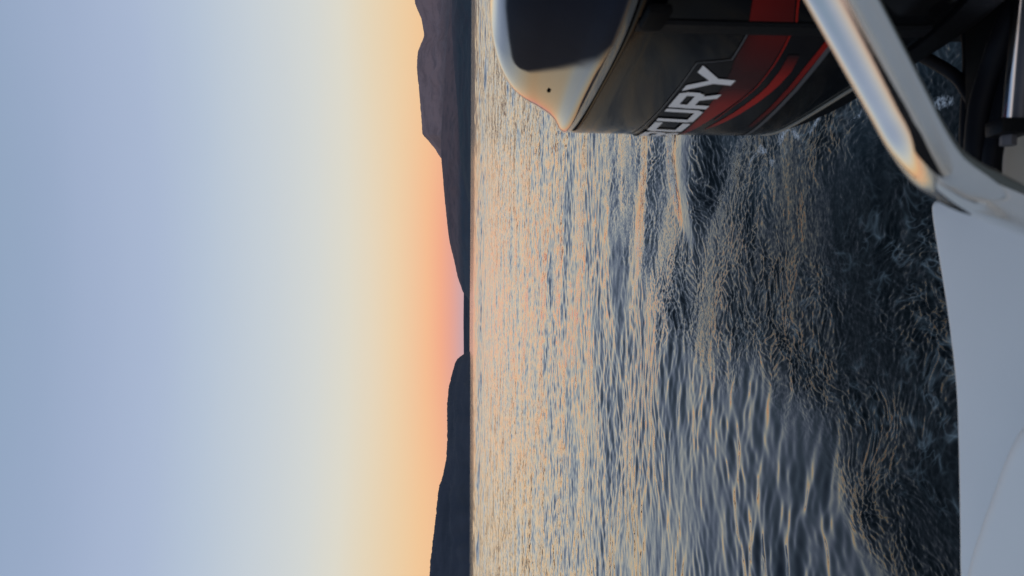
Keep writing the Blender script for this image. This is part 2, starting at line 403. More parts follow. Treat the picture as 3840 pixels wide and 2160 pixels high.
# ------------------------------------------------------------------ hills across the bay (angles measured from the boat, built at their own distance)
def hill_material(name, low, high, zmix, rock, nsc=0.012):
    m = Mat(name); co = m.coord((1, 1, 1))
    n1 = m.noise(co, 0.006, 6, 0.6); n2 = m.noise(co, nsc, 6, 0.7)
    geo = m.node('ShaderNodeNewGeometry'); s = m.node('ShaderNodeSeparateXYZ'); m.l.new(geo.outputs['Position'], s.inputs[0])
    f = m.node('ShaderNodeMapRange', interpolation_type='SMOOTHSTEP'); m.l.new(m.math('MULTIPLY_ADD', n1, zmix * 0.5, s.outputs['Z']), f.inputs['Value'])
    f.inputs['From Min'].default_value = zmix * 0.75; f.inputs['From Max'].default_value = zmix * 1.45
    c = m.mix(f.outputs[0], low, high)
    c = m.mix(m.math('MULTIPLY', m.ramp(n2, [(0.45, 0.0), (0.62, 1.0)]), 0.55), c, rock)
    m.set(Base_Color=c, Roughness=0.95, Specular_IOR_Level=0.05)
    return m.m

def hill(name, label, prof, D, depth, mat, rough, seed, shore_off=None, steps=900, rows=60):
    """prof: (azimuth deg, elevation deg of the skyline); the ridge runs at distance D, its foot in the water in front of it"""
    prof = np.array(prof); az = np.linspace(prof[0, 0], prof[-1, 0], steps)
    el = np.interp(az, prof[:, 0], prof[:, 1])
    k = np.ones(9) / 9; el = np.convolve(np.pad(el, 4, mode='edge'), k, 'valid')
    top = np.tan(np.radians(np.maximum(el, 0))) * D + EYE
    t = np.linspace(-1, 0.8, rows)                      # -1 shore, 0 ridge, then down the far side
    A, T = np.meshgrid(np.radians(az), t, indexing='ij'); TOP = np.repeat(top[:, None], rows, 1)
    dist = D + T * depth + 0.12 * depth * perlin(A * 57 * 0.9 + seed, A * 0 + 3.3) * sstep(-0.1, -1.0, T)
    x, y = dist * np.sin(A), dist * np.cos(A)
    shape = np.where(T <= 0, 1 - np.abs(T) ** 1.35, 1 - (T / 0.8) ** 1.5)
    n = fbm(x / (depth * 0.45) + seed, y / (depth * 0.45), 5) * 0.15 - 0.10 * np.abs(perlin(x / (depth * 0.16) + seed, y / (depth * 0.5)))
    env = np.clip(-T * 3, 0, 1) * (T <= 0) + np.clip(T * 3, 0, 1) * (T > 0)
    z = TOP * np.clip(shape + n * env * np.clip(shape * 2.0, 0, 1) - 0.10 * env, 0, 0.995)
    jag = rough * (perlin(np.degrees(A) * 3.1 + seed, T * 3) * 0.6 + perlin(np.degrees(A) * 9.7 + seed, T * 6) * 0.4 + 0.35 * perlin(np.degrees(A) * 24 + seed, T * 9))
    z = z + jag * np.clip(1 - np.abs(T) * 1.2, 0, 1) * np.clip(TOP / (0.012 * D), 0.1, 1)
    z[:, 0] = -4; z[:, -1] = -4
    v = np.stack([x.ravel(), y.ravel(), z.ravel()], 1)
    f = [(i * rows + j, (i + 1) * rows + j, (i + 1) * rows + j + 1, i * rows + j + 1) for i in range(steps - 1) for j in range(rows - 1)]
    o = mesh_obj(name, v, f, mat)
    tag(o, label, 'hills', kind='structure')
    return o

def az_of(y): return math.degrees(math.atan((288 - y / 3.75) / 768))
def el_of(x, y):
    hz = 1766 - 9 * y / 2160
    return math.degrees(math.atan((hz - x) / 3.75 / 768 * math.cos(math.radians(az_of(y)))))
def prof(pts, lead=None, tail=None):
    q = sorted((az_of(y), el_of(x, y)) for y, x in pts)
    return (lead or []) + q + (tail or [])
# outlines were read off as (row, skyline) pairs and are turned into bearings and elevations
LEFT = [(1318, 1757), (1325, 1741), (1348, 1712), (1386, 1699), (1454, 1682), (1530, 1676), (1621, 1679), (1720, 1674), (1781, 1661), (1834, 1644), (1925, 1635), (1993, 1627), (2099, 1614), (2159, 1610)]
GAP = [(1000, 1735), (1105, 1739), (1200, 1738), (1325, 1739), (1420, 1741), (1500, 1745)]
MID = [(1125, 1760), (1099, 1737), (1039, 1716), (986, 1705), (910, 1686), (850, 1678), (743, 1667), (668, 1661), (599, 1655), (540, 1653), (400, 1660), (200, 1672), (0, 1690)]
FRONT = [(760, 1757), (640, 1730), (520, 1722), (400, 1716), (250, 1702), (120, 1694), (0, 1693)]
MOUNT = [(690, 1700), (640, 1680), (599, 1655), (558, 1629), (523, 1599), (508, 1583), (463, 1582), (425, 1578), (372, 1574), (326, 1570), (273, 1564), (235, 1564), (199, 1567), (178, 1576), (144, 1590), (129, 1590), (76, 1580), (23, 1557), (0, 1554)]
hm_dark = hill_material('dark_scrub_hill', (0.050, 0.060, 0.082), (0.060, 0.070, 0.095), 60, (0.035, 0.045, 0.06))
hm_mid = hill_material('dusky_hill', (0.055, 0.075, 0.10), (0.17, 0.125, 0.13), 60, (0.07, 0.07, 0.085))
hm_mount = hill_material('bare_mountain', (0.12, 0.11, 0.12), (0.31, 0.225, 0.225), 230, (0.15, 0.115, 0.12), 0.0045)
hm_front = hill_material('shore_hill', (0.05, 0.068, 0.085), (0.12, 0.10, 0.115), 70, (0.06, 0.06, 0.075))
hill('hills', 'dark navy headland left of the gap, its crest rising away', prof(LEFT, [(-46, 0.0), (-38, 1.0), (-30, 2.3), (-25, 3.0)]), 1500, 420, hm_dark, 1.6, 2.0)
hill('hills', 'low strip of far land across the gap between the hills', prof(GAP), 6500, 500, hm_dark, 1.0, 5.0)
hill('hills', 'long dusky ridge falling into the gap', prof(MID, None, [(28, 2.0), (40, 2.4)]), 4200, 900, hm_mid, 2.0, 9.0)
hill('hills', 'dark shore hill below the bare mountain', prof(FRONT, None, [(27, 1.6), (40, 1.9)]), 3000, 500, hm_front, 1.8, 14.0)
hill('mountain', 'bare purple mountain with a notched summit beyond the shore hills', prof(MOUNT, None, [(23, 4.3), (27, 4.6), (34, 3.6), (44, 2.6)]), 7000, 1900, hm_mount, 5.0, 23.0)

# ------------------------------------------------------------------ materials of the boat and the motor
def plain(name, col, rough, spec=0.5, metal=0.0, coat=0.0, nscale=18, var=0.12, bump=0.0, ior=1.45):
    m = Mat(name); co = m.coord(); n = m.noise(co, nscale, 5, 0.6)
    lo = tuple(c * (1 - var) for c in col); hi = tuple(min(1, c * (1 + var)) for c in col)
    m.set(Base_Color=m.mix(n, lo, hi), Roughness=m.math('MULTIPLY_ADD', m.noise(co, nscale * 3, 4, 0.6), rough * 0.4, rough * 0.8),
          Specular_IOR_Level=spec, Metallic=metal, Coat_Weight=coat, IOR=ior)
    if bump: m.l.new(m.bump(m.noise(co, nscale * 8, 3, 0.5), bump, 0.002), m.b.inputs['Normal'])
    return m.m
def specked(mat):
    nt = mat.node_tree; b = nt.nodes['Principled BSDF']; src = b.inputs['Base Color'].links[0].from_socket
    t = nt.nodes.new('ShaderNodeTexCoord'); v = nt.nodes.new('ShaderNodeTexVoronoi'); v.inputs['Scale'].default_value = 21
    nt.links.new(t.outputs['Object'], v.inputs['Vector'])
    sx = nt.nodes.new('ShaderNodeSeparateColor'); nt.links.new(v.outputs['Color'], sx.inputs[0])
    th = nt.nodes.new('ShaderNodeMath'); th.operation = 'MULTIPLY'; nt.links.new(sx.outputs[0], th.inputs[0]); th.inputs[1].default_value = 0.075
    th2 = nt.nodes.new('ShaderNodeMath'); th2.operation = 'SUBTRACT'; nt.links.new(th.outputs[0], th2.inputs[0]); th2.inputs[1].default_value = 0.045
    lt = nt.nodes.new('ShaderNodeMath'); lt.operation = 'LESS_THAN'; nt.links.new(v.outputs['Distance'], lt.inputs[0]); nt.links.new(th2.outputs[0], lt.inputs[1])
    mx = nt.nodes.new('ShaderNodeMix'); mx.data_type = 'RGBA'; f = nt.nodes.new('ShaderNodeMath'); f.operation = 'MULTIPLY'; nt.links.new(lt.outputs[0], f.inputs[0]); f.inputs[1].default_value = 0.55
    nt.links.new(f.outputs[0], mx.inputs[0]); nt.links.new(src, mx.inputs[6]); mx.inputs[7].default_value = (0.12, 0.11, 0.10, 1)
    nt.links.new(mx.outputs[2], b.inputs['Base Color']); return mat
gelcoat = plain('white_gelcoat', (0.93, 0.905, 0.85), 0.32, nscale=5, var=0.04)
specked(gelcoat)
gelcoat2 = plain('white_moulding', (0.94, 0.92, 0.86), 0.40, nscale=6, var=0.03)
well_mat = plain('shaded_motor_well', (0.36, 0.34, 0.27), 0.5, nscale=9, var=0.2)  # shade inside the well is put into this olive-beige colour
steel = plain('polished_stainless', (0.74, 0.72, 0.68), 0.06, metal=1.0, nscale=26, var=0.10, bump=0.012)
chrome = plain('chrome_rod', (0.75, 0.77, 0.82), 0.06, metal=1.0, nscale=9, var=0.03)
black_gloss = plain('black_gloss_cowl', (0.004, 0.0042, 0.005), 0.10, ior=1.17, nscale=30, var=0.3)
black_cap = plain('black_gloss_cap', (0.007, 0.008, 0.011), 0.10, coat=1.0, nscale=30, var=0.3)
def cap_reflection_material():
    """black gloss cap with a dark navy reflection painted in, fading at its rim"""
    m = Mat('cap_painted_reflection'); a = m.node('ShaderNodeAttribute', attribute_name='dark_reflection').outputs['Fac']
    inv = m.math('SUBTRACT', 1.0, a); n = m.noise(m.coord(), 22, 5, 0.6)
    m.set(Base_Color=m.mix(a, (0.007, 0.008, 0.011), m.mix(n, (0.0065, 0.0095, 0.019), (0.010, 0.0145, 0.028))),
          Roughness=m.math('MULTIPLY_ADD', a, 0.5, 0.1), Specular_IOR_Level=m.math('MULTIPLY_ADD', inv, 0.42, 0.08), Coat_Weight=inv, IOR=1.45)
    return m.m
cap_reflection_mat = cap_reflection_material()
black_dull = plain('black_cast_metal', (0.006, 0.0066, 0.008), 0.42, spec=0.14, nscale=40, var=0.4, bump=0.2)
rubber = plain('black_rubber', (0.007, 0.007, 0.009), 0.5, spec=0.14, nscale=30, var=0.3)
grey_plastic = plain('grey_plastic', (0.10, 0.10, 0.11), 0.5, nscale=30, var=0.3)
seam_mat = plain('seam_gasket', (0.004, 0.004, 0.004), 0.7, spec=0.1)
trim_grey = plain('grey_trim', (0.20, 0.20, 0.17), 0.45, nscale=40, var=0.25)
decal_white = plain('white_lettering', (0.93, 0.95, 0.96), 0.3, ior=1.2, nscale=60, var=0.05)
decal_grey = plain('grey_stripe', (0.085, 0.09, 0.10), 0.3, nscale=60, var=0.1)
decal_black = plain('decal_black', (0.006, 0.0055, 0.007), 0.16, ior=1.12, nscale=60, var=0.2)
def red_material():
    m = Mat('faded_red_decal'); a = m.node('ShaderNodeAttribute', attribute_name='ink')
    co = m.coord(); n = m.noise(co, 40, 4, 0.6)
    m.set(Base_Color=m.mix(a.outputs['Fac'], (0.010, 0.007, 0.008), m.mix(n, (0.42, 0.016, 0.010), (0.50, 0.024, 0.015))), Roughness=0.25, IOR=1.13)
    return m.m
decal_red = red_material()

# ------------------------------------------------------------------ the outboard motor, bow of the boat towards the camera
motor = empty('outboard_motor', (0.46, 0.90, 0.0)); motor.rotation_euler = (0, 0, 0.05)
tag(motor, 'black outboard motor with red striped cowl and white lettering, hung on the transom', 'outboard motor')
AW, BW, YC, NE = 0.19, 0.36, 0.15, 4.0
def plan(z, ia, ibr, ibf, n=NE, num=160, yc=YC):
    """closed plan outline at height z; ia, ibr, ibf: how far the sides, rear and front are drawn in"""
    a = AW - ia; pts = []
    for k in range(num):
        th = 2 * math.pi * k / num; c, s = math.cos(th), math.sin(th)
        b = (BW - ibr) if s >= 0 else (0.37 - ibf)
        r_ = (abs(c / a) ** n + abs(s / b) ** n) ** (-1 / n)
        pts.append((r_ * c, yc + r_ * s))
    return [(px, py, z if not callable(z) else z(px, py)) for px, py in pts]
E = EYE
# profile of the body side: (depth under the eye, draw-in)
BODY = [(-0.1728, 0.0018), (-0.1755, 0.0006), (-0.20, 0.0002), (-0.26, 0.0), (-0.34, 0.0), (-0.42, 0.0), (-0.475, 0.0004), (-0.495, 0.0014), (-0.504, 0.0035)]
def body_in(z): return float(np.interp(-z, [-q[0] for q in BODY], [q[1] for q in BODY]))
def side_x(y, z, ia=None, n=NE):
    i_ = body_in(z) if ia is None else ia
    a, b = AW - i_, (BW - i_) if y >= YC else (0.37 - i_)
    t = 1 - (abs(y - YC) / b) ** n
    return -a * max(t, 0.0) ** (1 / n)

m_ = MB(); m_.loft([plan(E + z, i_, i_, i_) for z, i_ in BODY] + [plan(E - 0.508, 0.008, 0.008, 0.008)])
cowl = m_.build('cowl', black_gloss, motor)
# cap: lip, crease, shoulder, crown; the crown slopes down to the rear
def cap_z(h):
    def f(px, py):
        s = float(sstep(0.12, 0.50, np.array(py)))
        return E - 0.171 + h * (1 - 0.40 * s) + 0.006 * s
    return f
CAP = [(0.0, 0.0018, 0.0018, 0.0018), (0.002, 0.0004, 0.0004, 0.0004), (0.009, 0.0003, 0.0002, 0.0003), (0.015, 0.0016, 0.003, 0.002), (0.021, 0.0042, 0.008, 0.004),
       (0.028, 0.0090, 0.018, 0.009), (0.038, 0.0150, 0.030, 0.016), (0.052, 0.0205, 0.042, 0.022), (0.075, 0.0280, 0.062, 0.033), (0.100, 0.0350, 0.085, 0.046), (0.116, 0.0415, 0.104, 0.058),
       (0.128, 0.0500, 0.124, 0.072), (0.137, 0.063, 0.150, 0.098), (0.143, 0.084, 0.18, 0.14), (0.146, 0.12, 0.25, 0.22), (0.147, 0.16, 0.32, 0.32)]
CAPD = []
for (q0, q1_) in zip(CAP[:-1], CAP[1:]):
    pass
_h = np.array([q[0] for q in CAP])
def _pchip(xq, col):
    y = np.array([q[col] for q in CAP]); d = np.diff(y) / np.diff(_h); m = np.zeros_like(y); hh = np.diff(_h)
    for i in range(1, len(y) - 1):
        w1, w2 = 2 * hh[i] + hh[i - 1], hh[i] + 2 * hh[i - 1]
        m[i] = 0 if d[i - 1] * d[i] <= 0 else (w1 + w2) / (w1 / d[i - 1] + w2 / d[i])
    m[0], m[-1] = d[0], d[-1]
    i = np.clip(np.searchsorted(_h, xq) - 1, 0, len(hh) - 1); t = (xq - _h[i]) / hh[i]
    return (2 * t**3 - 3 * t**2 + 1) * y[i] + (t**3 - 2 * t**2 + t) * hh[i] * m[i] + (-2 * t**3 + 3 * t**2) * y[i + 1] + (t**3 - t**2) * hh[i] * m[i + 1]
_hq = np.unique(np.concatenate([np.linspace(a_, b_, 9) for a_, b_ in zip(_h[:-1], _h[1:])]))
CAPD = list(zip(_hq, _pchip(_hq, 1), _pchip(_hq, 2), _pchip(_hq, 3)))
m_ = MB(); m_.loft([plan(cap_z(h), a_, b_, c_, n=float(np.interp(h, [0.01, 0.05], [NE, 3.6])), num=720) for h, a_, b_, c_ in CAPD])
cap = m_.build('cowl_cap', cap_reflection_mat, motor, angle=60)
# dark reflection painted on either flank of the cap, fading softly into the gloss
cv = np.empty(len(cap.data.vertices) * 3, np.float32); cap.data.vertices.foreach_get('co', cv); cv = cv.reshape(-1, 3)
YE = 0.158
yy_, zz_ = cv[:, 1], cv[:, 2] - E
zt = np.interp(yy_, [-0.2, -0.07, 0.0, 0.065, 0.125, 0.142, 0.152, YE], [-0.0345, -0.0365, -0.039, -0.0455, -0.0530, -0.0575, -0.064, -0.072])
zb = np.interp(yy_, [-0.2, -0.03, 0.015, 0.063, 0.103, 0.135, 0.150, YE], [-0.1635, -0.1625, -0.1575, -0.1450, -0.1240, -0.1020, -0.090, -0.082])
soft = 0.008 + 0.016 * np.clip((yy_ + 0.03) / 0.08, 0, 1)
refl = np.minimum(np.minimum((zt - zz_) / 0.006 + 0.3, (zz_ - zb) / soft + 0.3), (YE - yy_) / 0.016 + 0.3)
refl = np.clip(refl, 0, 1); refl = refl * refl * (3 - 2 * refl)
cap.data.attributes.new('dark_reflection', 'FLOAT', 'POINT').data.foreach_set('value', refl.astype(np.float32))
m_ = MB(); m_.loft([plan(E - 0.1765, 0.0035, 0.0035, 0.0035), plan(cap_z(0.0012), 0.0035, 0.0035, 0.0035)])
m_.build('cowl_gasket', seam_mat, motor)
def cap_x(y, z):
    sl = float(sstep(0.12, 0.50, np.array(y))); h = (z - E + 0.171 - 0.006 * sl) / (1 - 0.40 * sl)
    ia, ibr, ibf = [float(np.interp(h, [c_[0] for c_ in CAP], [c_[k] for c_ in CAP])) for k in (1, 2, 3)]
    a = AW - ia; b = (BW - ibr) if y >= YC else (0.37 - ibf); n_ = float(np.interp(h, [0.01, 0.05], [NE, 3.6]))
    return -a * max(1 - (abs(y - YC) / b) ** n_, 0) ** (1 / n_)
# decals, cut to the curve of the cowl side
def decal(name, polys, mat, off, parent, ink=None):
    """polys: strips (upper edge list, lower edge list) of (y, z under eye) pairs with equal counts"""
    V, F, I = [], [], []
    for q, (ua, la, *ik) in enumerate(polys):
        n = max(8, 2 * len(ua)); ts = np.linspace(0, 1, n)
        def rs(L):
            L = np.array(L, float); d = np.r_[0, np.cumsum(np.hypot(*np.diff(L, axis=0).T))]; d /= d[-1]
            return np.stack([np.interp(ts, d, L[:, 0]), np.interp(ts, d, L[:, 1])], 1)
        U_, L_ = rs(ua), rs(la); m = 6; k0 = len(V)
        for i in range(n):
            for k in range(m):
                yy, zz = U_[i] + (L_[i] - U_[i]) * k / (m - 1)
                V.append((side_x(yy, zz) - off - 0.00008 * q, yy, E + zz))
                I.append(ik[0](ts[i], k / (m - 1)) if ik else 1.0)
        F += [(k0 + i * m + k, k0 + i * m + k + 1, k0 + (i + 1) * m + k + 1, k0 + (i + 1) * m + k) for i in range(n - 1) for k in range(m - 1)]
    o = mesh_obj(name, V, F, mat, parent)
    a = o.data.attributes.new('ink', 'FLOAT', 'POINT'); a.data.foreach_set('value', np.array(I, np.float32))
    return o
# backing of the sticker: from the rear round to the trim strip
decal('decal_backing', [([(0.46, -0.268), (0.305, -0.273), (0.20, -0.276), (0.106, -0.274), (0.012, -0.270), (0.004, -0.296), (-0.001, -0.308), (-0.069, -0.302)],
                         [(0.46, -0.458), (0.274, -0.451), (0.201, -0.443), (0.109, -0.431), (0.06, -0.424), (0.02, -0.417), (-0.02, -0.411), (-0.069, -0.404)])], decal_black, 0.0006, cowl)
def line(pts, w): return ([(a, b + w / 2) for a, b in pts], [(a, b - w / 2) for a, b in pts])
decal('grey_outline', [line([(0.46, -0.268), (0.305, -0.2725), (0.20, -0.2755), (0.106, -0.2735), (0.013, -0.2695)], 0.0016),
                       ([(0.0135, -0.2695), (0.0055, -0.296), (0.000, -0.3085)], [(0.0115, -0.2695), (0.0035, -0.296), (-0.001, -0.3065)]),
                       line([(0.000, -0.3075), (-0.069, -0.3015)], 0.0018)], decal_grey, 0.0012, cowl)
decal('grey_stripe', [line([(0.46, -0.468), (0.36, -0.460), (0.274, -0.451), (0.201, -0.443), (0.109, -0.431), (0.02, -0.416), (-0.04, -0.407), (-0.068, -0.403)], 0.0062)], decal_grey, 0.0012, cowl)
fade1 = lambda t, k: float(np.interp(t, [0, .12, .3, .48, .62, .72, .9, 1], [.0, .45, .70, .60, .13, .07, .17, .24])) * (1.0 if k > .3 else 0.55 + 1.5 * k)
decal('red_flash', [([(0.40, -0.350), (0.32, -0.346), (0.25, -0.3435), (0.19, -0.3385), (0.15, -0.3350), (0.11, -0.331), (0.07, -0.325), (0.03, -0.318), (-0.002, -0.310), (-0.069, -0.3035)],
                     [(0.40, -0.352), (0.32, -0.3585), (0.25, -0.364), (0.19, -0.369), (0.15, -0.371), (0.11, -0.371), (0.07, -0.3685), (0.03, -0.363), (-0.002, -0.358), (-0.069, -0.347)], fade1)],
      decal_red, 0.0012, cowl)
fade2 = lambda t, k: float(np.interp(t, [0, .15, .45, .75, 1], [.2, .75, 1.0, .75, 0]))
fade3 = lambda t, k: float(np.interp(t, [0, .3, .8, 1], [.1, .3, .55, .6]))
decal('red_pinstripe', [(*line([(0.26, -0.371), (0.19, -0.3725), (0.15, -0.3745), (0.10, -0.3745), (0.06, -0.370), (0.014, -0.364), (-0.03, -0.3565), (-0.069, -0.349)], 0.0022), lambda t, k: .35 + .4 * t)], decal_red, 0.0014, cowl)
decal('red_swoosh', [([(0.325, -0.374), (0.297, -0.376), (0.229, -0.3845), (0.162, -0.3885), (0.099, -0.388), (0.035, -0.3795), (-0.018, -0.369)],
                      [(0.325, -0.376), (0.297, -0.385), (0.229, -0.3965), (0.162, -0.4015), (0.099, -0.4015), (0.035, -0.3945), (-0.018, -0.382)], fade2),
                     (*line([(0.30, -0.441), (0.258, -0.437), (0.187, -0.4315), (0.098, -0.4205), (0.011, -0.4065), (-0.048, -0.3995), (-0.068, -0.397)], 0.0075), fade3)], decal_red, 0.0012, cowl)
# beyond the trim strip the sticker goes on round the front corner
decal('front_decal', [([(-0.094, -0.294), (-0.12, -0.287), (-0.15, -0.280), (-0.175, -0.272)], [(-0.094, -0.342), (-0.12, -0.332), (-0.15, -0.322), (-0.175, -0.312)], lambda t, k: .30 - .12 * k),
                      (*line([(-0.094, -0.345), (-0.12, -0.335), (-0.15, -0.325), (-0.175, -0.315)], 0.0022), lambda t, k: .7)], decal_red, 0.0012, cowl)
# lettering: each letter drawn with strokes in a slanted box, text reads from the rear to the front
def glyph(ch):
    w = 0.23
    S = {'Y': [((0, 1), (w * 1.05, 1), (.60, .42), (.40, .42)), ((1 - w * 1.05, 1), (1, 1), (.60, .42), (.40, .42)), ((.40, .44), (.60, .44), (.60, 0), (.40, 0))],
         'U': [((0, 1), (w, 1), (w, .18), (0, .12)), ((.78, 1), (1, 1), (1, .12), (.78, .18)), ((0, .20), (1, .20), (.90, 0), (.10, 0))],
         'R': [((0, 1), (w, 1), (w, 0), (0, 0)), ((0, 1), (.90, 1), (1, .78), (0, .78)), ((.78, .86), (1, .86), (1, .52), (.78, .52)), ((0, .58), (1, .58), (.90, .38), (0, .38)), ((.52, .42), (.78, .42), (1, 0), (.74, 0))],
         'C': [((0, .88), (w, .82), (w, .18), (0, .12)), ((.10, 1), (1, 1), (1, .78), (0, .78)), ((0, .22), (1, .22), (1, 0), (.10, 0))],
         'E': [((0, 1), (w, 1), (w, 0), (0, 0)), ((0, 1), (1, 1), (1, .79), (0, .79)), ((0, .60), (.92, .60), (.92, .40), (0, .40)), ((0, .21), (1, .21), (1, 0), (0, 0))],
         'M': [((0, 1), (.18, 1), (.18, 0), (0, 0)), ((.82, 1), (1, 1), (1, 0), (.82, 0)), ((0, 1), (.24, 1), (.60, .20), (.40, .20)), ((.76, 1), (1, 1), (.60, .20), (.40, .20))]}
    return S[ch]
polys = []
TOPZ, HT = -0.2785, 0.0575
for ch, y_right, wd in (('Y', 0.018, 0.098), ('R', 0.118, 0.072), ('U', 0.196, 0.068), ('C', 0.270, 0.062), ('R', 0.338, 0.058), ('E', 0.402, 0.05)):
    for qd in glyph(ch):
        def mp(u, v): return (y_right + wd * (1 - u) + (1 - v) * 0.024 * (0.5 if ch == 'Y' else 0.35), TOPZ - 0.000 - HT * (1 - v) - 0.02 * 0 - 0.012 * (y_right + wd * (1 - u)))
        a, b, c, d = [mp(*p_) for p_ in qd]
        polys.append(([a, b], [d, c]))
decal('lettering', polys, decal_white, 0.0018, cowl)
# upright trim strip over the side at the front corner
V, F = [], []
for k, zz in enumerate(np.linspace(-0.176, -0.498, 30)):
    for yy, o_ in ((-0.069, 0.0), (-0.071, 0.0035), (-0.088, 0.0035), (-0.090, 0.0)):
        V.append((side_x(yy, zz) - o_ - 0.0004, yy, E + zz))
F = [(k * 4 + j, k * 4 + j + 1, (k + 1) * 4 + j + 1, (k + 1) * 4 + j) for k in range(29) for j in range(3)]
mesh_obj('trim_strip', V, F, black_dull, cowl, smooth=False)
m_ = MB(); m_.tube([Vector((-0.1905, 0.148, 0)) + Vector((0, 0, 0))] * 1 + [Vector((-0.1905, 0.1481, 0))], 0.001, cap=False) if False else None
# pale piping where the cowl meets the lower pan
loop = [q for q in plan(E - 0.5085, 0.0030, 0.0030, 0.0030, num=200) if q[1] > 0.02]; loop = sorted(loop, key=lambda q: math.atan2(q[1] - 0.02, q[0])); m_ = MB(); m_.tube(loop, 0.0030, n=8, sub=1)
m_.build('piping', trim_grey, motor)
PAN = [(-0.512, 0.004), (-0.530, 0.008), (-0.550, 0.014), (-0.572, 0.024), (-0.592, 0.042), (-0.608, 0.072), (-0.618, 0.105)]
m_ = MB(); m_.loft([plan(E + z, i_, i_ * 2.2, i_) for z, i_ in PAN]); m_.build('lower_pan', black_dull, motor)
# latch recess lip at the front top of the cowl
m_ = MB(); m_.box((-0.186, -0.108, E - 0.190), (0.012, 0.05, 0.026), bev=0.005); m_.build('cowl_latch', seam_mat, motor)
# midsection, swivel bracket and leg under the pan, down into the water
def sect(z, hx, y0, y1, n=24):
    return [(hx * math.cos(2 * math.pi * k / n), (y0 + y1) / 2 + (y1 - y0) / 2 * math.sin(2 * math.pi * k / n), z) for k in range(n)]
m_ = MB(); m_.loft([sect(E - .57, .10, .0, .30), sect(E - .62, .08, .06, .26), sect(E - .80, .060, .08, .25), sect(E - 1.05, .05, .09, .25), sect(E - 1.5, .035, .10, .26)])
leg = m_.build('midsection', black_dull, motor)
m_ = MB(); m_.box((0, .05, E - .70), (.13, .10, .26), bev=.012); m_.build('swivel_bracket', black_dull, motor)
for s in (-1, 1):
    m_ = MB(); m_.box((s * .105, .045, E - .76), (.022, .16, .30), bev=.006); m_.box((s * .105, -.035, E - .655), (.022, .12, .05), bev=.006)
    br = m_.build('clamp_bracket', black_dull, motor)
    for zz in (.72, .82):
        m_ = MB(); m_.tube([(s * .118, .02, E - zz), (s * .128, .02, E - zz)], .009, n=6); m_.build('bolt', steel, br)

# ------------------------------------------------------------------ the boat
boat = empty('motorboat', (0.46, -1.2, 0.0)); bx, by = 0.46, -1.2
tag(boat, 'white fibreglass motorboat stern with a bent steel rail over its transom', 'motorboat')
def W2B(p): return (p[0] - bx, p[1] - by, p[2])
DZ = EYE - 0.58
# aft edge of the stern deck, starboard half, measured; the port half mirrors it beyond the motor well
AFT = [(-0.80, 0.63), (-0.77, 0.745), (-0.68, 0.8375), (-0.52, 0.8705), (-0.3402, 0.8825), (-0.2931, 0.8839), (-0.1976, 0.887), (-0.1148, 0.8926), (-0.0317, 0.9088), (0.0281, 0.9242), (0.0933, 0.9413), (0.1113, 0.9383), (0.1153, 0.9233)]
NOTCH = [(0.1113, 0.87), (0.1053, 0.78), (0.1033, 0.66)]
def smooth_poly(pts, sub=5):
    p_ = [Vector((a, b, 0)) for a, b in pts]; ext = [p_[0] * 2 - p_[1]] + p_ + [p_[-1] * 2 - p_[-2]]; q = []
    for i in range(1, len(ext) - 2):
        a, b, c, d = ext[i - 1:i + 3]
        for k in range(sub):
            t = k / sub; w_ = 0.5 * ((2 * b) + (c - a) * t + (2 * a - 5 * b + 4 * c - d) * t * t + (3 * b - a - 3 * c + d) * t ** 3); q.append((w_.x, w_.y))
    return q + [pts[-1]]
def slab(name, outline, z1, z0, r, mat, parent, rings=5):
    """solid with a rounded upper edge; outline counter-clockwise or clockwise, any simple shape"""
    o2 = [Vector((a, b)) for a, b in outline]; n = len(o2)
    area = sum(o2[i].x * o2[(i + 1) % n].y - o2[(i + 1) % n].x * o2[i].y for i in range(n))
    sg = 1 if area > 0 else -1
    nr = []
    for i in range(n):
        t = (o2[(i + 1) % n] - o2[i - 1]); t = t.normalized() if t.length else Vector((1, 0)); nr.append(Vector((-t.y, t.x)) * sg)
    loops = [[W2B((p_.x, p_.y, z0)) for p_ in o2]]
    for k in range(rings + 1):
        a = math.pi / 2 * k / rings
        loops.append([W2B(((p_ + nr[i] * r * (1 - math.cos(a))).x, (p_ + nr[i] * r * (1 - math.cos(a))).y, z1 - r + r * math.sin(a))) for i, p_ in enumerate(o2)])
    m = MB(); m.loft(loops); ob = m.build(name, mat, parent, angle=50)
    bm = bmesh.new(); bm.from_mesh(ob.data); bmesh.ops.recalc_face_normals(bm, faces=bm.faces); bmesh.ops.triangulate(bm, faces=[f_ for f_ in bm.faces if len(f_.verts) > 4]); bm.to_mesh(ob.data); bm.free()
    ob.data.polygons.foreach_set('use_smooth', [True] * len(ob.data.polygons)); ob.data.set_sharp_from_angle(angle=math.radians(50))
    return ob
half = smooth_poly(AFT) + NOTCH[:]
deckL = half + [(0.1033, 0.50), (-0.80, 0.50)]
slab('stern_deck', deckL, DZ, DZ - 0.16, 0.010, gelcoat, boat)
deckR = [(2 * bx - a, b) for a, b in deckL]
slab('stern_deck', deckR, DZ, DZ - 0.16, 0.010, gelcoat, boat)
# transom panel with the cut-down motor mount, well floor behind it
slab('transom', [(0.06, 0.912), (0.86, 0.912), (0.86, 0.944), (0.06, 0.944)], EYE - 0.655, 0.10, 0.008, gelcoat, boat)
slab('motor_well', [(0.04, 0.52), (0.88, 0.52), (0.88, 0.9107), (0.04, 0.9107)], EYE - 0.745, 0.2, 0.01, well_mat, boat)
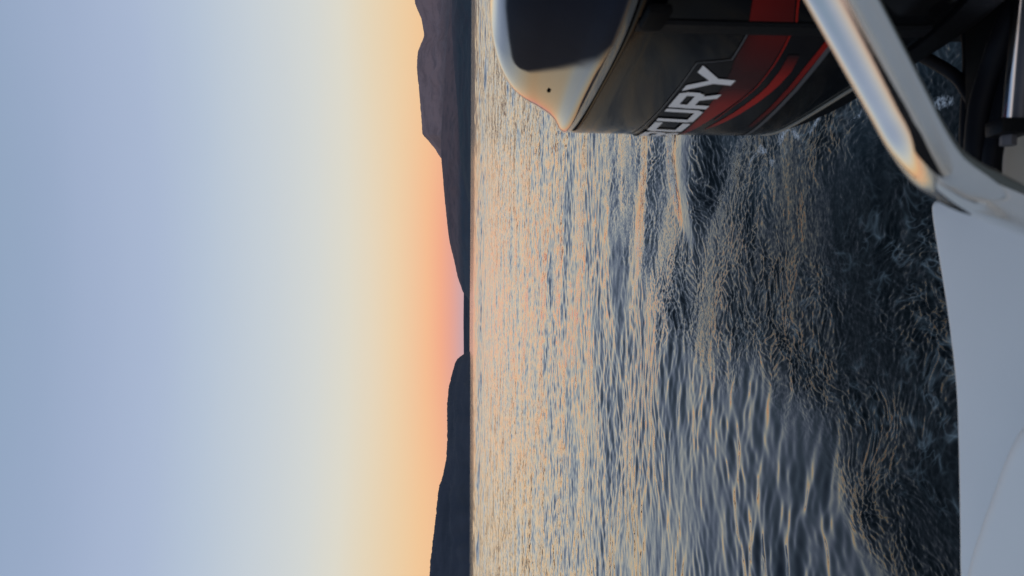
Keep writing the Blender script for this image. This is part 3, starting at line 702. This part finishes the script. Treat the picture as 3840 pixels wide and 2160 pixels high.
# raised coaming round the cockpit corner at lower left of the deck
COAM = [(-0.083, 0.50), (-0.090, 0.60), (-0.102, 0.649), (-0.1184, 0.6943), (-0.1517, 0.7195), (-0.1949, 0.7399), (-0.239, 0.7599), (-0.2902, 0.7787), (-0.38, 0.793), (-0.50, 0.799), (-0.62, 0.783), (-0.70, 0.75), (-0.73, 0.65), (-0.735, 0.50)]
slab('coaming', smooth_poly(COAM, 6), DZ + 0.072, DZ + 0.003, 0.034, gelcoat2, boat, rings=8)
# hull shell, cockpit sides and floor (behind and below the camera)
hull = [(-0.78, 0.49), (-0.80, -0.6), (-0.74, -1.9), (-0.35, -3.2), (0.46, -4.2), (1.27, -3.2), (1.66, -1.9), (1.72, -0.6), (1.70, 0.49)]
inner = [(-0.60, 0.30), (-0.62, -0.6), (-0.56, -1.8), (-0.2, -2.9), (0.46, -3.6), (1.12, -2.9), (1.48, -1.8), (1.54, -0.6), (1.52, 0.30)]
n = len(hull); Vv = []
for ring, z in ((hull, -0.35), (hull, DZ - 0.004), (inner, DZ - 0.004), (inner, 0.12)): Vv += [W2B((a, b, z)) for a, b in ring]
Ff = []
for j in range(3):
    for i in range(n):
        Ff.append((j * n + i, j * n + (i + 1) % n, (j + 1) * n + (i + 1) % n, (j + 1) * n + i))
Ff.append(tuple(3 * n + i for i in range(n)))
mesh_obj('hull', Vv, Ff, gelcoat, boat, smooth=False)
slab('hull_stern', [(-0.79, 0.50), (-0.785, 0.66), (-0.70, 0.80), (-0.5, 0.845), (0.10, 0.885), (0.82, 0.885), (1.42, 0.845), (1.62, 0.80), (1.705, 0.66), (1.71, 0.50)], EYE - 0.80, -0.35, 0.01, gelcoat, boat)

# the bent stainless rail (bolted to the deck)
def railpt(U, Vv_, d):
    """point at distance d aft of the lens on a measured bearing"""
    q = vdir + rtv * ((U - 288) / 768) + upv * ((512 - Vv_) / 768); q = q * (d / q.y)
    return (q.x, q.y, EYE + q.z)
p1, p2 = Vector(railpt(576, 842, 0.375)), Vector(railpt(427, 922, 0.408))
ax = (p1 - p2).normalized()
rail = [(0.62, -0.05, 0.53), (0.615, 0.0, 0.80), (0.585, 0.10, 1.00), (0.52, 0.18, 1.085), (0.43, 0.24, 1.085), tuple(p1 + ax * 0.14), tuple(p1 + ax * 0.07)] + \
       [tuple(p1.lerp(p2, t)) for t in (0.0, 0.33, 0.66, 0.90)] + [railpt(415, 932, 0.414), railpt(403, 945.5, 0.422), railpt(392, 963, 0.433), railpt(383, 982, 0.448), railpt(364.5, 1024, 0.49), railpt(342, 1080, 0.545), railpt(311, 1160, 0.635)]
pr = MB(); pr.tube([W2B(q) for q in rail], 0.0149, n=40, sub=8)
gr = pr.build('grab_rail', steel, boat)
foot = rail[-1]
m_ = MB(); m_.tube([W2B((foot[0], foot[1], foot[2] - .004)), W2B((foot[0], foot[1], foot[2] + .004))], 0.032, n=32); m_.build('flange', steel, gr)
slab('side_deck', [(0.135, 0.50), (0.135, 0.32), (-0.30, 0.30), (-0.60, 0.30), (-0.79, 0.32), (-0.79, 0.4995), (0.0, 0.4995)], DZ - 0.003, DZ - 0.15, 0.006, gelcoat, boat)

# steering: chrome tilt-tube rod across the well, black end block and nut
sr = empty('steering_rod', (0.18, 0.83, EYE - 0.585)); sr.parent = motor
sr.matrix_parent_inverse = Matrix.Identity(4)
Minv = (Matrix.Translation((0.46, 0.90, 0)) @ Matrix.Rotation(0.05, 4, 'Z')).inverted()
def W2M(p): return Minv @ Vector(p)
sr.location = (0, 0, 0)
bpy.data.objects.remove(sr)
m_ = MB(); m_.tube([W2M(railpt(450, 1008.5, 0.83)), W2M(railpt(556, 1017.5, 0.83)), W2M(railpt(760, 1034, 0.83))], 0.0075, n=24, sub=1)
rod = m_.build('steering_rod', chrome, motor)
m_ = MB(); m_.tube([W2M(railpt(450, 1019, 0.82)), W2M(railpt(556, 1028, 0.82)), W2M(railpt(760, 1044, 0.82))], 0.006, n=20, sub=1); m_.build('tilt_tube', grey_plastic, motor)
m_ = MB(); m_.box(W2M(railpt(448, 1009, 0.825)), (0.0175, 0.03, 0.037), bev=0.003); blk = m_.build('end_block', black_dull, motor)
m_ = MB(); a, b = railpt(441, 1008.5, 0.825), railpt(430.5, 1008.0, 0.825); m_.tube([W2M(a), W2M(b)], 0.0085, n=6); m_.build('nut', grey_plastic, blk)

# hoses and cables from the motor over the transom edge
def hose(name, label, pts, rad, mat):
    m = MB(); m.tube(pts, rad, n=16, sub=8); o = m.build(name, mat); tag(o, label, 'hose', 'hoses and cables running to the motor'); return o
hose('fuel_hose', 'thick black fuel hose lying over the motor well behind the steel rail', [railpt(388, 984, .90), railpt(405, 979, .90), railpt(430, 977.5, .895), railpt(470, 982, .89), railpt(505, 992, .88), railpt(540, 1004, .86), railpt(590, 1024, .84)], 0.0150, rubber)
hose('control_cable', 'black control cable running level above the fuel hose into the motor', [railpt(392, 974, .955), railpt(425, 970, .95), railpt(460, 970.5, .95), railpt(500, 973, .95), railpt(540, 972, .95), railpt(585, 965, .96)], 0.0125, rubber)
hose('wiring_loom', 'thin black wiring loom sagging below the fuel hose towards the chrome rod', [railpt(390, 991, .885), railpt(418, 992, .875), railpt(440, 996, .87), railpt(475, 1004, .865), railpt(515, 1016, .86), railpt(560, 1034, .85)], 0.0110, rubber)
# cast mount of the motor: arms that reach forward over the transom to the tilt tube
m_ = MB(); m_.box(W2M((0.50, 0.896, EYE - 0.645)), (0.56, 0.085, 0.05), rot=Matrix.Rotation(-0.05, 3, 'Z'), bev=0.010)
m_.box(W2M((0.505, 0.835, EYE - 0.668)), (0.585, 0.05, 0.05), rot=Matrix.Rotation(-0.05, 3, 'Z'), bev=0.008)
m_.build('tilt_mount', seam_mat, motor)

# more clutter at the foot of the motor: brackets and cables that fill the dark corner
hose('wiring_loom', 'thin looped black cable rising from the mount to the underside of the cowl', [W2B0 for W2B0 in (railpt(470, 976, .93), railpt(500, 955, .96), railpt(524, 915, .98), railpt(545, 880, .99), railpt(580, 860, 1.0))], 0.008, rubber)

m_ = MB(); yy, zz = 0.205, E - 0.112; m_.tube([(cap_x(yy, zz) - 0.0025, yy, zz), (cap_x(yy, zz) + 0.004, yy, zz)], 0.0026, n=12); m_.build('screw', seam_mat, cap)

# unseen dark block added beside the cockpit to put a dark stripe in the steel
dark_block_mat = plain('dark_block_mat', (0.010, 0.012, 0.018), 0.5, spec=0.3, nscale=25, var=0.2)
m_ = MB(); m_.box(W2B((-0.50, 0.09, DZ + 0.19)), (0.11, 0.52, 0.37), bev=0.03); m_.build('unseen_dark_block', dark_block_mat, boat)
